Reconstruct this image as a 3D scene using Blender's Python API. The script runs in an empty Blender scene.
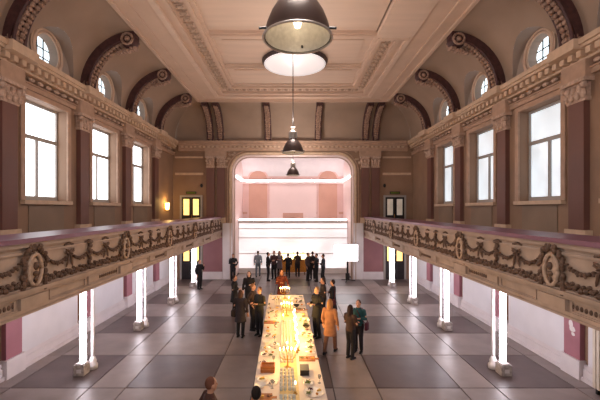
import bpy, math, random
from mathutils import Vector, Matrix
random.seed(7)
R = math.radians
scene = bpy.context.scene
COL = scene.collection
F, PX, PY, CH = 360.0, 293.0, 209.0, 4.5      # focal length in pixels, vanishing point, eye height

# ------------------------------------------------------------------ camera, world, exposure
cd = bpy.data.cameras.new('camera'); cam = bpy.data.objects.new('camera', cd); COL.objects.link(cam)
cam.location = (0, 0, CH); cam.rotation_euler = (R(90), 0, 0)
cd.sensor_width = 36.0; cd.lens = F / 600 * 36.0
cd.shift_x = (300 - PX) / 600; cd.shift_y = (PY - 200) / 600
cd.clip_start = 0.05; cd.clip_end = 200
scene.camera = cam
w = bpy.data.worlds.new('sky'); scene.world = w; w.use_nodes = True
w.node_tree.nodes['Background'].inputs[0].default_value = (0.75, 0.85, 1.0, 1)
w.node_tree.nodes['Background'].inputs[1].default_value = 1.0
scene.view_settings.view_transform = 'Standard'
scene.view_settings.look = 'None'
scene.view_settings.exposure = 0.12
scene.view_settings.gamma = 1.0
scene.view_settings.use_curve_mapping = False
scene.cycles.use_denoising = True
scene.cycles.max_bounces = 8
scene.cycles.diffuse_bounces = 5
scene.cycles.sample_clamp_indirect = 6.0
WINDOW_E, TUBE_E, SCREEN_E, STRIP_E, FLAME_E = 3.2, 14.0, .6, 9.5, 60.0
CANDLE_W = 4.2
ADDED_UPLIGHT_W = 235.0

# ------------------------------------------------------------------ materials
def lin(c):
    if isinstance(c, str):
        c = [int(c[i:i + 2], 16) / 255 for i in (0, 2, 4)]
        c = [x / 12.92 if x <= .04045 else ((x + .055) / 1.055) ** 2.4 for x in c]
    return tuple(c) + (1,)
M = {}
def mat(name, col, rough=.6, metal=0, var=.12, scale=3.0, bump=0, bscale=30, spec=.4, trans=0, coord='Object', stretch=None, col2=None):
    m = bpy.data.materials.new(name); m.use_nodes = True; nt = m.node_tree; n = nt.nodes; L = nt.links
    b = n['Principled BSDF']; c = lin(col)
    b.inputs['Roughness'].default_value = rough; b.inputs['Metallic'].default_value = metal
    b.inputs['Specular IOR Level'].default_value = spec
    b.inputs['Transmission Weight'].default_value = trans
    tc = n.new('ShaderNodeTexCoord'); mp = n.new('ShaderNodeMapping')
    if stretch: mp.inputs['Scale'].default_value = stretch
    L.new(tc.outputs[coord], mp.inputs[0])
    nz = n.new('ShaderNodeTexNoise'); nz.inputs['Scale'].default_value = scale; nz.inputs['Detail'].default_value = 4
    L.new(mp.outputs[0], nz.inputs['Vector'])
    rp = n.new('ShaderNodeValToRGB')
    lo = tuple(x * (1 - var) for x in c[:3]) + (1,); hi = tuple(min(1, x * (1 + var)) for x in c[:3]) + (1,)
    if col2: hi = lin(col2); lo = c
    rp.color_ramp.elements[0].position = .32; rp.color_ramp.elements[1].position = .68
    rp.color_ramp.elements[0].color = lo; rp.color_ramp.elements[1].color = hi
    L.new(nz.outputs['Fac'], rp.inputs[0]); L.new(rp.outputs[0], b.inputs['Base Color'])
    if bump:
        n2 = n.new('ShaderNodeTexNoise'); n2.inputs['Scale'].default_value = bscale; L.new(mp.outputs[0], n2.inputs['Vector'])
        bp = n.new('ShaderNodeBump'); bp.inputs['Strength'].default_value = bump; bp.inputs['Distance'].default_value = .02
        L.new(n2.outputs['Fac'], bp.inputs['Height']); L.new(bp.outputs[0], b.inputs['Normal'])
    M[name] = m; return m
def glow(name, col, s, var=0, scale=2):
    m = bpy.data.materials.new(name); m.use_nodes = True; n = m.node_tree.nodes; L = m.node_tree.links
    b = n['Principled BSDF']; b.inputs['Base Color'].default_value = lin(col); b.inputs['Roughness'].default_value = .3
    b.inputs['Emission Color'].default_value = lin(col); b.inputs['Emission Strength'].default_value = s
    if var:
        tc = n.new('ShaderNodeTexCoord'); nz = n.new('ShaderNodeTexNoise'); nz.inputs['Scale'].default_value = scale
        L.new(tc.outputs['Object'], nz.inputs['Vector'])
        mr = n.new('ShaderNodeMapRange'); mr.inputs[1].default_value = .3; mr.inputs[2].default_value = .7
        mr.inputs[3].default_value = s * (1 - var); mr.inputs[4].default_value = s * (1 + var)
        L.new(nz.outputs['Fac'], mr.inputs[0]); L.new(mr.outputs[0], b.inputs['Emission Strength'])
    M[name] = m; return m

mat('wall', '8E705B', .7, var=.12, scale=.8)
mat('wall_grey', '86705F', .7, var=.08, scale=1.2)
mat('plaster', 'C8AA95', .7, var=.06, scale=1.0)
mat('ceiling_field', 'D2B6A2', .55, var=.05, scale=1.2, stretch=(.3, 3, 1))
mat('cream', 'C4A78E', .6, var=.1, scale=5)
mat('cornice', 'AA8A75', .6, var=.12, scale=4)
mat('cove', '9A816F', .7, var=.1, scale=.7)
mat('lunette', '9C8B80', .75, var=.08, scale=1)
mat('rib_dark', '4A2C2A', .55, var=.3, scale=8)
mat('rib_relief', '9A7A68', .6, var=.4, scale=14)
mat('mauve', '6A463D', .5, var=.1, scale=2, stretch=(1, 1, .3))
mat('capital', 'B39684', .6, var=.25, scale=10)
mat('rose', 'A06A74', .55, var=.1, scale=1.5)
mat('rose_back', '97686C', .55, var=.08, scale=1.2)
mat('white_panel', 'D9D6DA', .5, var=.04, scale=1.5)
mat('skirting', 'D8D0D2', .5, var=.05, scale=2)
mat('floor_grout', '574C4C', .7)
mat('slab_light', '857874', .4, var=.16, scale=1.3, bump=.08, bscale=8, spec=.5)
mat('slab_dark', '574947', .4, var=.16, scale=1.6, bump=.08, bscale=8, spec=.5)
mat('balcony', 'A08A7B', .6, var=.14, scale=3)
mat('relief_dark', '5C4436', .6, var=.35, scale=9)
mat('relief_cream', 'AF9480', .6, var=.25, scale=10)
mat('cap_purple', '6E3D52', .36, var=.06, scale=2, spec=.6)
mat('frame_white', '9C948E', .5, var=.04)
mat('white_paint', 'DCD6D6', .5, var=.03)
mat('steel', 'B4ADA8', .32, metal=.7, var=.1)
mat('block', 'B0A6A2', .5, var=.3, scale=12)
mat('lamp_brown', '4A3B38', .38, metal=.4, var=.12)
mat('lamp_inner', 'C4BEB8', .4, metal=.25, var=.1, scale=20)
mat('lamp_alu', 'A79C94', .35, metal=.6, var=.1)
mat('black', '181416', .5, var=.2)
mat('door_dark', '1F1A1C', .4, var=.15)
mat('disc_white', 'EFE8EA', .5, var=.02)
mat('pink_alcove', 'DBB9B3', .6, var=.05, scale=1)
mat('pink_niche', 'C79A88', .6, var=.06, scale=1)
mat('pink_light', 'E6CFCB', .6, var=.03, scale=1)
mat('cloth', 'E2D3C6', .75, var=.04, scale=4, bump=.15, bscale=12)
mat('wood', '6B4630', .5, var=.3, scale=6, stretch=(1, 8, 1))
mat('board', 'A8642C', .5, var=.25, scale=6, stretch=(1, 6, 1))
mat('bread', 'B9792F', .7, var=.3, scale=20)
mat('greens', '5C6A22', .6, var=.4, scale=25)
mat('cheese', 'E0B457', .5, var=.12, scale=9)
mat('runner', 'D8C08C', .7, var=.1, scale=12)
mat('berry', '5A1A22', .35, var=.3, scale=9)
mat('china', 'EDE6DC', .25, var=.02)
mat('dark_china', '2A2422', .3, var=.1)
mat('glass', 'EFEFE8', .1, var=.01, trans=.35, spec=.6)
mat('wine_glass_mat', 'F3EFE6', .05, var=.01, trans=.8, spec=.6)
mat('bottle_white', 'E5DCC8', .25, var=.05)
mat('brass', 'B78A3C', .3, metal=.8, var=.1)
mat('wax', 'F2E3C0', .5, var=.03)
mat('radiator', 'D2C6B6', .45, var=.05)
mat('lips', '9A5048', .5, var=.05); mat('eye', '1A1412', .3, var=.05)
glow('window_glow', (0.90, 0.95, 1.0), WINDOW_E, .12, .9)
glow('window_soft', (0.80, 0.90, 0.98), WINDOW_E * .17, .3, 1.6)
glow('round_glow', (0.80, 0.92, 0.98), 1.6, .2, 4)
glow('tube_glow', (1.0, 0.92, 1.0), TUBE_E)
glow('screen_glow', (1.0, 0.95, 0.98), SCREEN_E, .3, .6)
glow('strip_glow', (1.0, 0.90, 0.92), STRIP_E)
glow('panel_glow', (1.0, 0.96, 0.98), 6.0)
glow('bulb_glow', (1.0, 0.82, 0.55), 9.0)
glow('disc_glow', (1.0, 0.96, 0.97), .3)  # weak glow added so the ceiling disc looks bright white
glow('added_uplight_lens', (1.0, 0.86, 0.74), 1.2)
glow('flame', (1.0, 0.62, 0.20), FLAME_E)
glow('lantern_glow', (1.0, 0.72, 0.25), 7.0)
glow('door_yellow', (1.0, 0.68, 0.22), 1.3, .35, 3)
glow('door_dim', (0.80, 0.72, 0.6), .12, .6, 4)
glow('sconce_glow', (1.0, 0.62, 0.18), 14.0)
glow('led_bar', (1.0, 0.80, 0.45), 16.0)

# ------------------------------------------------------------------ mesh helpers
def wloc(o):
    v = Vector((0, 0, 0))
    while o is not None: v += o.location; o = o.parent
    return v
def tag(o, label=None, cat=None, group=None, kind=None):
    if label: o['label'] = label
    if cat: o['category'] = cat
    if group: o['group'] = group
    if kind: o['kind'] = kind
    return o
def empty(name, loc=(0, 0, 0), label=None, cat=None, group=None, kind=None, parent=None):
    o = bpy.data.objects.new(name, None); COL.objects.link(o); o.empty_display_size = .1
    if parent: o.parent = parent; loc = Vector(loc) - wloc(parent)
    o.location = loc
    return tag(o, label, cat, group, kind)
def copy_tree(o, parent=None):
    c = o.copy(); COL.objects.link(c); c.parent = parent
    for ch in list(o.children): copy_tree(ch, c)
    return c
class MB:
    def __init__(s): s.v = []; s.f = []
    def add(s, v, f):
        k = len(s.v); s.v += [tuple(p) for p in v]; s.f += [tuple(i + k for i in q) for q in f]; return s
    def box(s, x0, x1, y0, y1, z0, z1):
        x0, x1 = min(x0, x1), max(x0, x1); y0, y1 = min(y0, y1), max(y0, y1); z0, z1 = min(z0, z1), max(z0, z1)
        return s.add([(x0,y0,z0),(x1,y0,z0),(x1,y1,z0),(x0,y1,z0),(x0,y0,z1),(x1,y0,z1),(x1,y1,z1),(x0,y1,z1)],
                     [(0,3,2,1),(4,5,6,7),(0,1,5,4),(1,2,6,5),(2,3,7,6),(3,0,4,7)])
    def loft(s, rings, close=True, cap=True):
        n = len(rings[0]); v = [p for r in rings for p in r]; f = []
        for i in range(len(rings) - 1):
            for j in range(n if close else n - 1):
                a = i * n + j; b = i * n + (j + 1) % n
                f.append((a, b, b + n, a + n))
        if cap and close:
            f.append(tuple(range(n))[::-1]); f.append(tuple((len(rings) - 1) * n + j for j in range(n)))
        return s.add(v, f)
    def tube(s, pts, r, n=8, cap=True, flat=1.0):
        pts = [Vector(p) for p in pts]; rs = r if isinstance(r, (list, tuple)) else [r] * len(pts)
        rings = []; up = Vector((0, 0, 1))
        t0 = (pts[1] - pts[0]).normalized()
        if abs(t0.z) > .9: up = Vector((0, 1, 0))
        for i, p in enumerate(pts):
            t = (pts[min(i + 1, len(pts) - 1)] - pts[max(i - 1, 0)]).normalized()
            a = t.cross(up)
            if a.length < 1e-4: a = t.cross(Vector((1, 0, 0)))
            a.normalize(); b = a.cross(t).normalized()
            rings.append([p + (a * math.cos(2*math.pi*k/n) + b * math.sin(2*math.pi*k/n) * flat) * rs[i] for k in range(n)])
        return s.loft(rings, True, cap)
    def lathe(s, prof, c=(0, 0, 0), n=16, cap=True):
        c = Vector(c)
        return s.loft([[c + Vector((r*math.cos(2*math.pi*k/n), r*math.sin(2*math.pi*k/n), z)) for k in range(n)] for r, z in prof], True, cap)
    def ell(s, c, r, n=10, m=6, mtx=None):
        c = Vector(c); v = []; f = []
        if not isinstance(r, (tuple, list)): r = (r, r, r)
        pts = [Vector((0, 0, -r[2]))]
        for i in range(1, m):
            th = -math.pi/2 + math.pi*i/m
            for k in range(n):
                ph = 2*math.pi*k/n
                pts.append(Vector((r[0]*math.cos(th)*math.cos(ph), r[1]*math.cos(th)*math.sin(ph), r[2]*math.sin(th))))
        pts.append(Vector((0, 0, r[2])))
        if mtx: pts = [mtx @ p for p in pts]
        v = [c + p for p in pts]; last = len(v) - 1
        for k in range(n):
            f.append((0, 1 + (k+1) % n, 1 + k)); f.append((last, last - n + k, last - n + (k+1) % n))
        for i in range(m - 2):
            for k in range(n):
                a = 1 + i*n + k; b = 1 + i*n + (k+1) % n
                f.append((a, b, b + n, a + n))
        return s.add(v, f)
    def prism(s, poly, fn, d0, d1):
        n = len(poly); v = [fn(a, b, d0) for a, b in poly] + [fn(a, b, d1) for a, b in poly]
        f = [tuple(range(n))[::-1], tuple(range(n, 2*n))] + [(i, (i+1) % n, n + (i+1) % n, n + i) for i in range(n)]
        return s.add(v, f)
    def mesh(s, name, m, off=Vector((0, 0, 0)), smooth=False):
        me = bpy.data.meshes.new(name); me.from_pydata([tuple(Vector(p) - off) for p in s.v], [], s.f)
        import bmesh
        bm = bmesh.new(); bm.from_mesh(me); bmesh.ops.recalc_face_normals(bm, faces=bm.faces); bm.to_mesh(me); bm.free()
        if smooth:
            me.polygons.foreach_set('use_smooth', [True] * len(me.polygons))
        me.materials.append(M[m]); me.update(); return me
    def build(s, name, m, parent=None, smooth=False, kind=None, label=None, base=None):
        off = wloc(parent) if parent else Vector((0, 0, 0))
        loc = Vector(base) - off if base is not None else Vector((0, 0, 0))
        o = bpy.data.objects.new(name, s.mesh(name, m, off + loc, smooth)); COL.objects.link(o); o.location = loc
        if parent: o.parent = parent
        tag(o, label, None, None, kind)
        return o
def shared(name, me, parent, loc=(0, 0, 0), rot=(0, 0, 0), scale=None):
    o = bpy.data.objects.new(name, me); COL.objects.link(o); o.parent = parent
    o.location = Vector(loc) - (wloc(parent) if parent else Vector((0, 0, 0))); o.rotation_euler = rot
    if scale: o.scale = scale
    return o

# ------------------------------------------------------------------ room dimensions (metres)
HW, YB, YF = 7.7, 23.1, -4.0
BAY = 3.45
PIL = [9.6 + BAY * k for k in range(-4, 4)]          # pilaster and rib depths along the hall
WIN = [11.26 + BAY * k for k in range(-4, 3)]         # window centres
Z0, ZC, A, B = 8.8, 10.85, 2.0, 2.05                  # cove springing, ceiling border, cove radii
XE, YE = HW - .1 - A, YB + .05 - A
SIDE = {-1: 'left', 1: 'right'}

# ------------------------------------------------------------------ floor with slabs
fl = MB().box(-HW - .3, HW + .3, YF - .3, YB + .1, -.3, -.02).box(-4.2, 4.2, YB + .1, 25.6, -.3, -.02).build('floor', 'floor_grout')
tag(fl, 'grey-mauve stone slab floor of the hall, light and dark squares', 'floor', kind='structure')
cols = [(-7.7, -7.12), (-7.1, -5.12), (-5.1, -4.22), (-4.2, -2.12), (-2.1, -1.02), (-1.0, 1.0), (1.02, 2.1), (2.12, 4.2), (4.22, 5.1), (5.12, 7.1), (7.12, 7.7)]
rows = [(-4, -1), (-.98, 3.0), (3.02, 5.0), (5.02, 7.04), (7.06, 9.04), (9.06, 11.08), (11.1, 13.04), (13.06, 15.08), (15.1, 17.04), (17.06, 19.08), (19.1, 21.04), (21.06, 23.1)]
for j, (y0, y1) in enumerate(rows):
    for i, (x0, x1) in enumerate(cols):
        dark = (j % 2 == 1) and i in (1, 3, 5, 7, 9)
        g = .006
        MB().box(x0 + g, x1 - g, y0 + g, y1 - g, -.02, random.uniform(-.0015, .0015)).build('slab', 'slab_dark' if dark else 'slab_light', fl)
for x0, x1 in [(-3.75, -2.12), (-2.1, -1.02), (-1.0, 1.0), (1.02, 2.1), (2.12, 3.75)]:
    MB().box(x0 + .006, x1 - .006, 23.11, 25.29, -.02, 0).build('slab', 'slab_light', fl)

# ------------------------------------------------------------------ side walls
NWIN = [0]
def arch_h(dy, hw=1.2):
    return math.sqrt(max(0, hw * hw - dy * dy)) * 1.06 if abs(dy) < hw else 0.0
ringm = {}
def side_wall(s):
    n = SIDE[s]
    wl = empty('wall_' + n, (s * HW, 9, 0), '%s long wall with pilasters, tall windows and round windows' % n, 'wall', kind='structure')
    X = s * HW; T = s * .5
    mb = MB()
    mb.box(X, X + T, YF, YB + .6, 0, 4.72)                       # below the windows
    mb.box(X, X + T, YF, YB + .6, 7.78, 8.8)                     # above the windows
    edges = [YF] + [e for y in WIN for e in (y - .97, y + .97)] + [YB + .6]
    for a, b in zip(edges[::2], edges[1::2]): mb.box(X, X + T, a, b, 4.72, 7.78)
    mb.build('wall_face', 'wall', wl)
    # upper lunette wall with round openings
    mb = MB(); zc = 9.42; r = .54; h = 1.25
    for y in WIN:
        N = 24; ring = []; sq = []
        for k in range(N):
            a = 2*math.pi*k/N; ca, sa = math.cos(a), math.sin(a); q = max(abs(ca), abs(sa))
            ring.append((y + r*ca, zc + r*sa)); sq.append((y + h*ca/q, zc + (.62*sa/q if sa < 0 else .9*sa/q)))
        for xx in (X, ):
            v = [(xx, a, b) for a, b in ring] + [(xx, a, b) for a, b in sq] + [(xx + s*.24, y + (a - y)*.84, zc + (b - zc)*.84) for a, b in ring]
            f = [(k, (k+1) % N, N + (k+1) % N, N + k) for k in range(N)] + [(k, (k+1) % N, 2*N + (k+1) % N, 2*N + k) for k in range(N)]
            mb.add(v, f)
    mb.build('lunette_wall', 'lunette', wl)
    # cove with arched lunette cuts
    mb = MB(); mi = MB(); NT = 14
    ys = set()
    yy = YF
    while yy < YB: ys.add(round(yy, 3)); yy += .3
    for y in WIN:
        for k in range(25): ys.add(round(y - 1.2 * math.cos(math.pi * k / 24), 4))
    ys.add(YE); ys.add(YB + .05)
    ys = sorted(ys)
    def cove(t): return HW - .1 - A * (1 - math.cos(t)), Z0 + B * math.sin(t)
    colsv = []
    for y in ys:
        t0 = 0.0; ah = 0
        for wy in WIN:
            if abs(y - wy) < 1.2: ah = arch_h(y - wy)
        if ah > 0: t0 = math.asin(min(1, ah / B))
        t1 = math.pi / 2
        if y > YE: t1 = math.acos(max(-1, min(1, 1 - (YB + .05 - y) / A))) if y < YB + .05 else 0.0
        t1 = max(t1, t0)
        colsv.append([(s * cove(t0 + (t1 - t0) * k / NT)[0], y, cove(t0 + (t1 - t0) * k / NT)[1]) for k in range(NT + 1)])
        if ah > 0 or any(abs(abs(y - wy) - 1.2) < 1e-3 for wy in WIN):
            pass
    mb.loft(colsv, close=False, cap=False)
    for wy in WIN:
        strip = []
        for k in range(25):
            y = wy - 1.2 * math.cos(math.pi * k / 24); ah = arch_h(y - wy); t0 = math.asin(min(1, ah / B))
            strip.append([(s * cove(t0)[0], y, Z0 + ah), (X, y, Z0 + ah)])
        mi.loft(strip, close=False, cap=False)
    cv = mb.build('cove', 'cove', wl, smooth=True)
    mi.build('lunette_reveal', 'lunette', wl, smooth=True)
    # round window with moulded ring
    for y in WIN:
        NWIN[0] += 1
        vis = y > 10
        wo = empty('window_%d' % NWIN[0], (X, y, zc), 'round window with glazing bars in the %s cove, %s' % (n, order(y)) if vis else 'round window in the %s cove behind the camera position' % n, 'window', kind='structure')
        pm = MB()
        pm.prism([(y + .47*math.cos(2*math.pi*k/24), zc + .47*math.sin(2*math.pi*k/24)) for k in range(24)], lambda a, b, d: (d, a, b), X + s*.23, X + s*.25)
        pm.build('pane', 'round_glow', wo)
        bm_ = MB()
        for d in (-.14, .14):
            bm_.box(X + s*.2, X + s*.225, y + d - .014, y + d + .014, zc - .42, zc + .42)
            bm_.box(X + s*.2, X + s*.225, y - .42, y + .42, zc + d - .014, zc + d + .014)
        bm_.build('glazing_bars', 'door_dark', wo)
        for rr, tt, px_ in ((.56, .045, .02), (.65, .05, .045), (.72, .035, .03)):
            tm = MB(); K = 28
            rings = []
            for k in range(K):
                a = 2*math.pi*k/K
                rings.append([(X - s*(px_ + tt*.6*math.cos(q)), y + (rr + tt*math.sin(q))*math.cos(a), zc + (rr + tt*math.sin(q))*math.sin(a)) for q in (0, 1.05, 2.1, 3.14, 4.2, 5.25)])
            tm.loft(rings + [rings[0]], True, False)
            tm.build('moulded_ring', 'plaster', wo, smooth=True)
    # tall windows
    for y in WIN:
        NWIN[0] += 1; vis = y > 10  # bays out of view repeat for the daylight they give
        wo = empty('window_%d' % NWIN[0], (X, y, 4.75), 'tall three-light sash window in the %s wall, %s' % (n, order(y)) if vis else 'tall sash window in the %s wall behind the camera position' % n, 'window', kind='structure')
        xg = X + s*.36
        g = 'window_glow' if s < 0 else 'window_soft'
        pn = (('pane', y - .91, y - .045, 4.9, 6.64), ('pane', y + .045, y + .91, 4.9, 6.64), ('pane', y - .91, y + .91, 6.76, 7.7))
        for nm, a, b, c, d in pn: MB().box(xg, xg + s*.02, a, b, c, d).build(nm, g, wo)
        fm = MB(); fx0, fx1 = X + s*.3, X + s*.4
        fm.box(fx0, fx1, y - .97, y - .91, 4.76, 7.78).box(fx0, fx1, y + .91, y + .97, 4.76, 7.78)
        fm.box(fx0, fx1, y - .91, y + .91, 4.76, 4.9).box(fx0, fx1, y - .91, y + .91, 7.7, 7.78)
        fm.build('sash_frame', 'frame_white', wo)
        MB().box(fx0, fx1, y - .91, y + .91, 6.64, 6.76).build('transom', 'frame_white', wo)
        MB().box(fx0, fx1, y - .045, y + .045, 4.9, 6.64).build('mullion', 'frame_white', wo)
        MB().box(X - s*.14, X + s*.3, y - 1.1, y + 1.1, 4.64, 4.76).build('sill', 'cream', wo)
        am = MB(); ax0, ax1 = X - s*.06, X + s*.01
        am.box(ax0, ax1, y - 1.14, y - .97, 4.76, 7.95).box(ax0, ax1, y + .97, y + 1.14, 4.76, 7.95).box(ax0, ax1, y - .97, y + .97, 7.79, 7.95)
        am.build('architrave', 'cornice', wo)
        MB().box(X - s*.03, X + s*.01, y - .8, y + .8, 3.5, 4.6).build('apron_panel', 'wall_grey', wo)
    # pilasters
    for y in PIL:
        pl = empty('pilaster', (X, y, 3.3), parent=wl)
        MB().box(X, X - s*.16, y - .26, y + .26, 3.95, 7.32).build('shaft', 'mauve', pl)
        bs = MB().box(X, X - s*.24, y - .4, y + .4, 3.2, 3.75).box(X, X - s*.2, y - .36, y + .36, 3.75, 3.95)
        bs.build('pilaster_base', 'cream', pl)
        cm = MB().box(X, X - s*.17, y - .32, y + .32, 7.32, 7.42)
        cm.box(X, X - s*.18, y - .3, y + .3, 7.42, 7.8).box(X, X - s*.29, y - .42, y + .42, 7.8, 7.9)
        for q in (-.33, -.11, .11, .33): cm.ell((X - s*.2, y + q*.9, 7.5), (.07, .09, .13), 8, 5)
        for q in (-.2, 0, .2): cm.ell((X - s*.22, y + q, 7.64), (.07, .08, .12), 8, 5)
        for q in (-.34, .34): cm.ell((X - s*.22, y + q, 7.72), (.1, .09, .09), 8, 6)
        cm.build('capital', 'capital', pl)
        bk = MB().box(X, X - s*.25, y - .42, y + .42, 7.9, 8.34)
        bk.build('frieze_block', 'cornice', pl)
        # lower rose pilaster
        lp = empty('lower_pilaster', (X, y + .2, 0), parent=wl)
        MB().box(X, X - s*.13, y - .1, y + .46, .5, 2.95).build('shaft', 'rose', lp)
        MB().box(X, X - s*.19, y - .15, y + .51, 0, .5).build('plinth', 'skirting', lp)
    if s > 0:
        yq, q = PIL[4] + .18, MB()
        for a_, b_, r1, r2 in ((-.02, 1.25, .1, .08), (.03, 1.38, .07, .1), (-.05, 1.12, .06, .05)):
            q.prism([(yq + a_ + r1*math.cos(2*math.pi*k/9)*(1 + .2*(k % 2)), b_ + r2*math.sin(2*math.pi*k/9)) for k in range(9)], lambda a, b, d: (d, a, b), X - .133 - a_*.02, X - .129)
        q.build('bare_plaster_patch', 'white_paint', wl)
    for y in WIN:
        MB().box(X - s*.005, X - s*.05, y - 1.4 + .25, y + 1.4 + .12, .42, 2.95).build('white_panel', 'white_panel', wl)
    MB().box(X - s*.005, X - s*.05, 20.6, 22.95, .42, 2.74).build('white_panel', 'white_panel', wl)
    MB().box(X, X - s*.16, 21.2, YB, 3.0, 3.4).build('plinth', 'cream', wl)
    bb = MB().box(X, X - s*.09, YF, YB, 0, .3).box(X, X - s*.06, YF, YB, .3, .42).box(X, X - s*.14, YF, YB, 0, .1)
    tag(bb.build('baseboard_' + n, 'skirting'), 'tall white skirting along the %s wall under the balcony' % n, 'skirting', kind='structure')
    # entablature
    tr = empty('trim_%d' % (1 if s < 0 else 2), (X, 9, 7.9), 'dentilled plaster cornice running along the %s wall' % n, 'cornice', kind='structure')
    MB().box(X, X - s*.1, YF, YB, 7.96, 8.1).box(X, X - s*.14, YF, YB, 8.1, 8.14).build('architrave_band', 'cornice', tr)
    MB().box(X, X - s*.2, YF, YB, 8.34, 8.4).box(X, X - s*.42, YF, YB - .1, 8.58, 8.66).box(X, X - s*.48, YF, YB - .15, 8.66, 8.8).box(X, X - s*.18, YF, YB, 8.4, 8.58).build('cornice', 'cream', tr)
    dm = MB(); y = 6.0
    while y < YB - .4:
        dm.box(X - s*.18, X - s*.36, y, y + .15, 8.41, 8.57); y += .29
    dm.build('dentils', 'cream', tr, kind='stuff')
    om = MB(); y = 6.0
    while y < YB - .5:
        om.ell((X - s*.12, y, 8.24), (.05, .13, .06), 8, 5); y += .37
    om.build('frieze_relief', 'capital', tr, kind='stuff')
    for y in PIL:
        MB().box(X, X - s*.6, y - .48, y + .48, 8.56, 8.82).build('cornice_break', 'cream', tr)
    return wl
def order(y):
    i = round((y - 11.26) / BAY)
    return ['nearest the camera of those in view', 'middle one of three in view', 'farthest one, nearest the stage'][max(0, min(2, i))]
walls = {s: side_wall(s) for s in (-1, 1)}

# ------------------------------------------------------------------ back wall with proscenium
wb = empty('wall_back', (0, YB, 0), 'end wall with arched stage opening between paired pilasters', 'wall', kind='structure')
PW, PT, PR = 3.79, 7.84, .95
def pros(n=10):
    p = [(-PW, 0), (-PW, PT - PR)]
    p += [(-PW + PR - PR*math.cos(math.pi/2*k/n), PT - PR + PR*math.sin(math.pi/2*k/n)) for k in range(1, n + 1)]
    return p + [(-a, b) for a, b in p[::-1]]
pp = pros()
def rects(poly_top):
    mb = MB()
    mb.box(-HW - .1, -PW, YB, YB + .5, 0, 8.8).box(PW, HW + .1, YB, YB + .5, 0, 8.8)
    arc = pp[1:-1]
    v0 = [(x, YB, z) for x, z in arc] + [(x, YB, 8.8) for x, z in arc]; n = len(arc)
    mb.add(v0, [(i, i+1, n+i+1, n+i) for i in range(n-1)])
    mb.add([(x, YB + .5, z) for x, z in arc] + [(x, YB + .5, 8.8) for x, z in arc], [(i, i+1, n+i+1, n+i) for i in range(n-1)])
    mb.add([(x, YB, z) for x, z in arc] + [(x, YB + .5, z) for x, z in arc], [(i, i+1, n+i+1, n+i) for i in range(n-1)])
    return mb
rects(0).build('wall_face', 'wall', wb)
def sweep_open(off, r, dep, m, name):
    p = []
    for i, (x, z) in enumerate(pp):
        a = pp[max(i-1, 0)]; b = pp[min(i+1, len(pp)-1)]
        tx, tz = b[0]-a[0], b[1]-a[1]; l = math.hypot(tx, tz); p.append((x - tz/l*off, YB - dep, z + tx/l*off))
    MB().tube(p, r, 8).build(name, m, wb, smooth=True)
sweep_open(.06, .07, .02, 'pink_light', 'proscenium_moulding')
sweep_open(.22, .10, .03, 'cream', 'proscenium_moulding')
sweep_open(.40, .05, .02, 'cornice', 'proscenium_moulding')
for s in (-1, 1):                                              # pilaster pairs, pedestals, spandrel leaves
    for x0, x1 in ((4.36, 4.84), (5.02, 5.52)):
        pl = empty('pilaster', (s*(x0+x1)/2, YB, 3.9), parent=wb)
        MB().box(s*x0, s*x1, YB, YB - .16, 3.95, 7.13).build('shaft', 'mauve', pl)
        cm = MB().box(s*(x0-.03), s*(x1+.03), YB, YB - .2, 7.13, 7.22).box(s*x0, s*x1, YB, YB - .18, 7.22, 7.74).box(s*(x0-.07), s*(x1+.07), YB, YB - .3, 7.74, 7.86)
        for q in (.1, .37, .63, .9): cm.ell((s*(x0+(x1-x0)*q), YB - .2, 7.36), (.07, .08, .13), 8, 5)
        for q in (.05, .5, .95): cm.ell((s*(x0+(x1-x0)*q), YB - .22, 7.58), (.08, .08, .11), 8, 5)
        cm.build('capital', 'capital', pl)
        MB().box(s*(x0-.06), s*(x1+.06), YB, YB - .22, 3.6, 3.95).build('pilaster_base', 'cream', pl)
    MB().box(s*4.25, s*5.62, YB, YB - .18, 7.86, 8.2).build('frieze_block', 'cornice', wb)
    MB().box(s*3.86, s*4.5, YB, YB - .12, 0, 3.6).build('pedestal', 'skirting', wb)
    MB().box(s*4.52, s*5.75, YB, YB - .03, .48, 3.0).build('rose_panel', 'rose_back', wb)
    MB().box(s*4.52, s*5.78, YB, YB - .1, 0, .38).box(s*4.52, s*5.78, YB, YB - .07, .38, .48).build('plinth', 'skirting', wb)
    MB().box(s*5.75, s*7.55, YB, YB - .07, 6.68, 6.82).build('string_course', 'cream', wb)
    MB().box(s*5.75, s*7.55, YB, YB - .09, 7.76, 7.86).build('string_course', 'cream', wb)
    sp = MB()
    for k in range(16):
        a = random.uniform(.1, 1.45); rr = PR + .5 + random.uniform(0, .4)
        sp.ell((s*(PW - PR + rr*math.cos(a)*1.0), YB - .03, PT - PR + rr*math.sin(a)), (.1, .05, .07), 7, 5)
    sp.build('spandrel_relief', 'relief_cream', wb)
tr = empty('trim_3', (0, YB, 7.9), 'plaster cornice across the end wall above the stage', 'cornice', kind='structure')
MB().box(-7.3, 7.3, YB, YB - .2, 8.2, 8.5).box(-7.25, 7.25, YB, YB - .34, 8.5, 8.64).box(-7.2, 7.2, YB, YB - .44, 8.64, 8.8).build('cornice', 'cornice', tr)
dm = MB(); x = -7.1
while x < 7: dm.box(x, x + .14, YB - .2, YB - .31, 8.4, 8.5); x += .28
dm.build('dentils', 'cream', tr, kind='stuff')
# back cove
mb = MB(); rings = []
for k in range(15):
    t = math.pi/2*k/14; xe = HW - .1 - A*(1 - math.cos(t)); rings.append([(-xe, YB + .05 - A*(1 - math.cos(t)), Z0 + B*math.sin(t)), (xe, YB + .05 - A*(1 - math.cos(t)), Z0 + B*math.sin(t))])
mb.loft(rings, close=False, cap=False); mb.build('cove', 'cove', wb, smooth=True)

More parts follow.
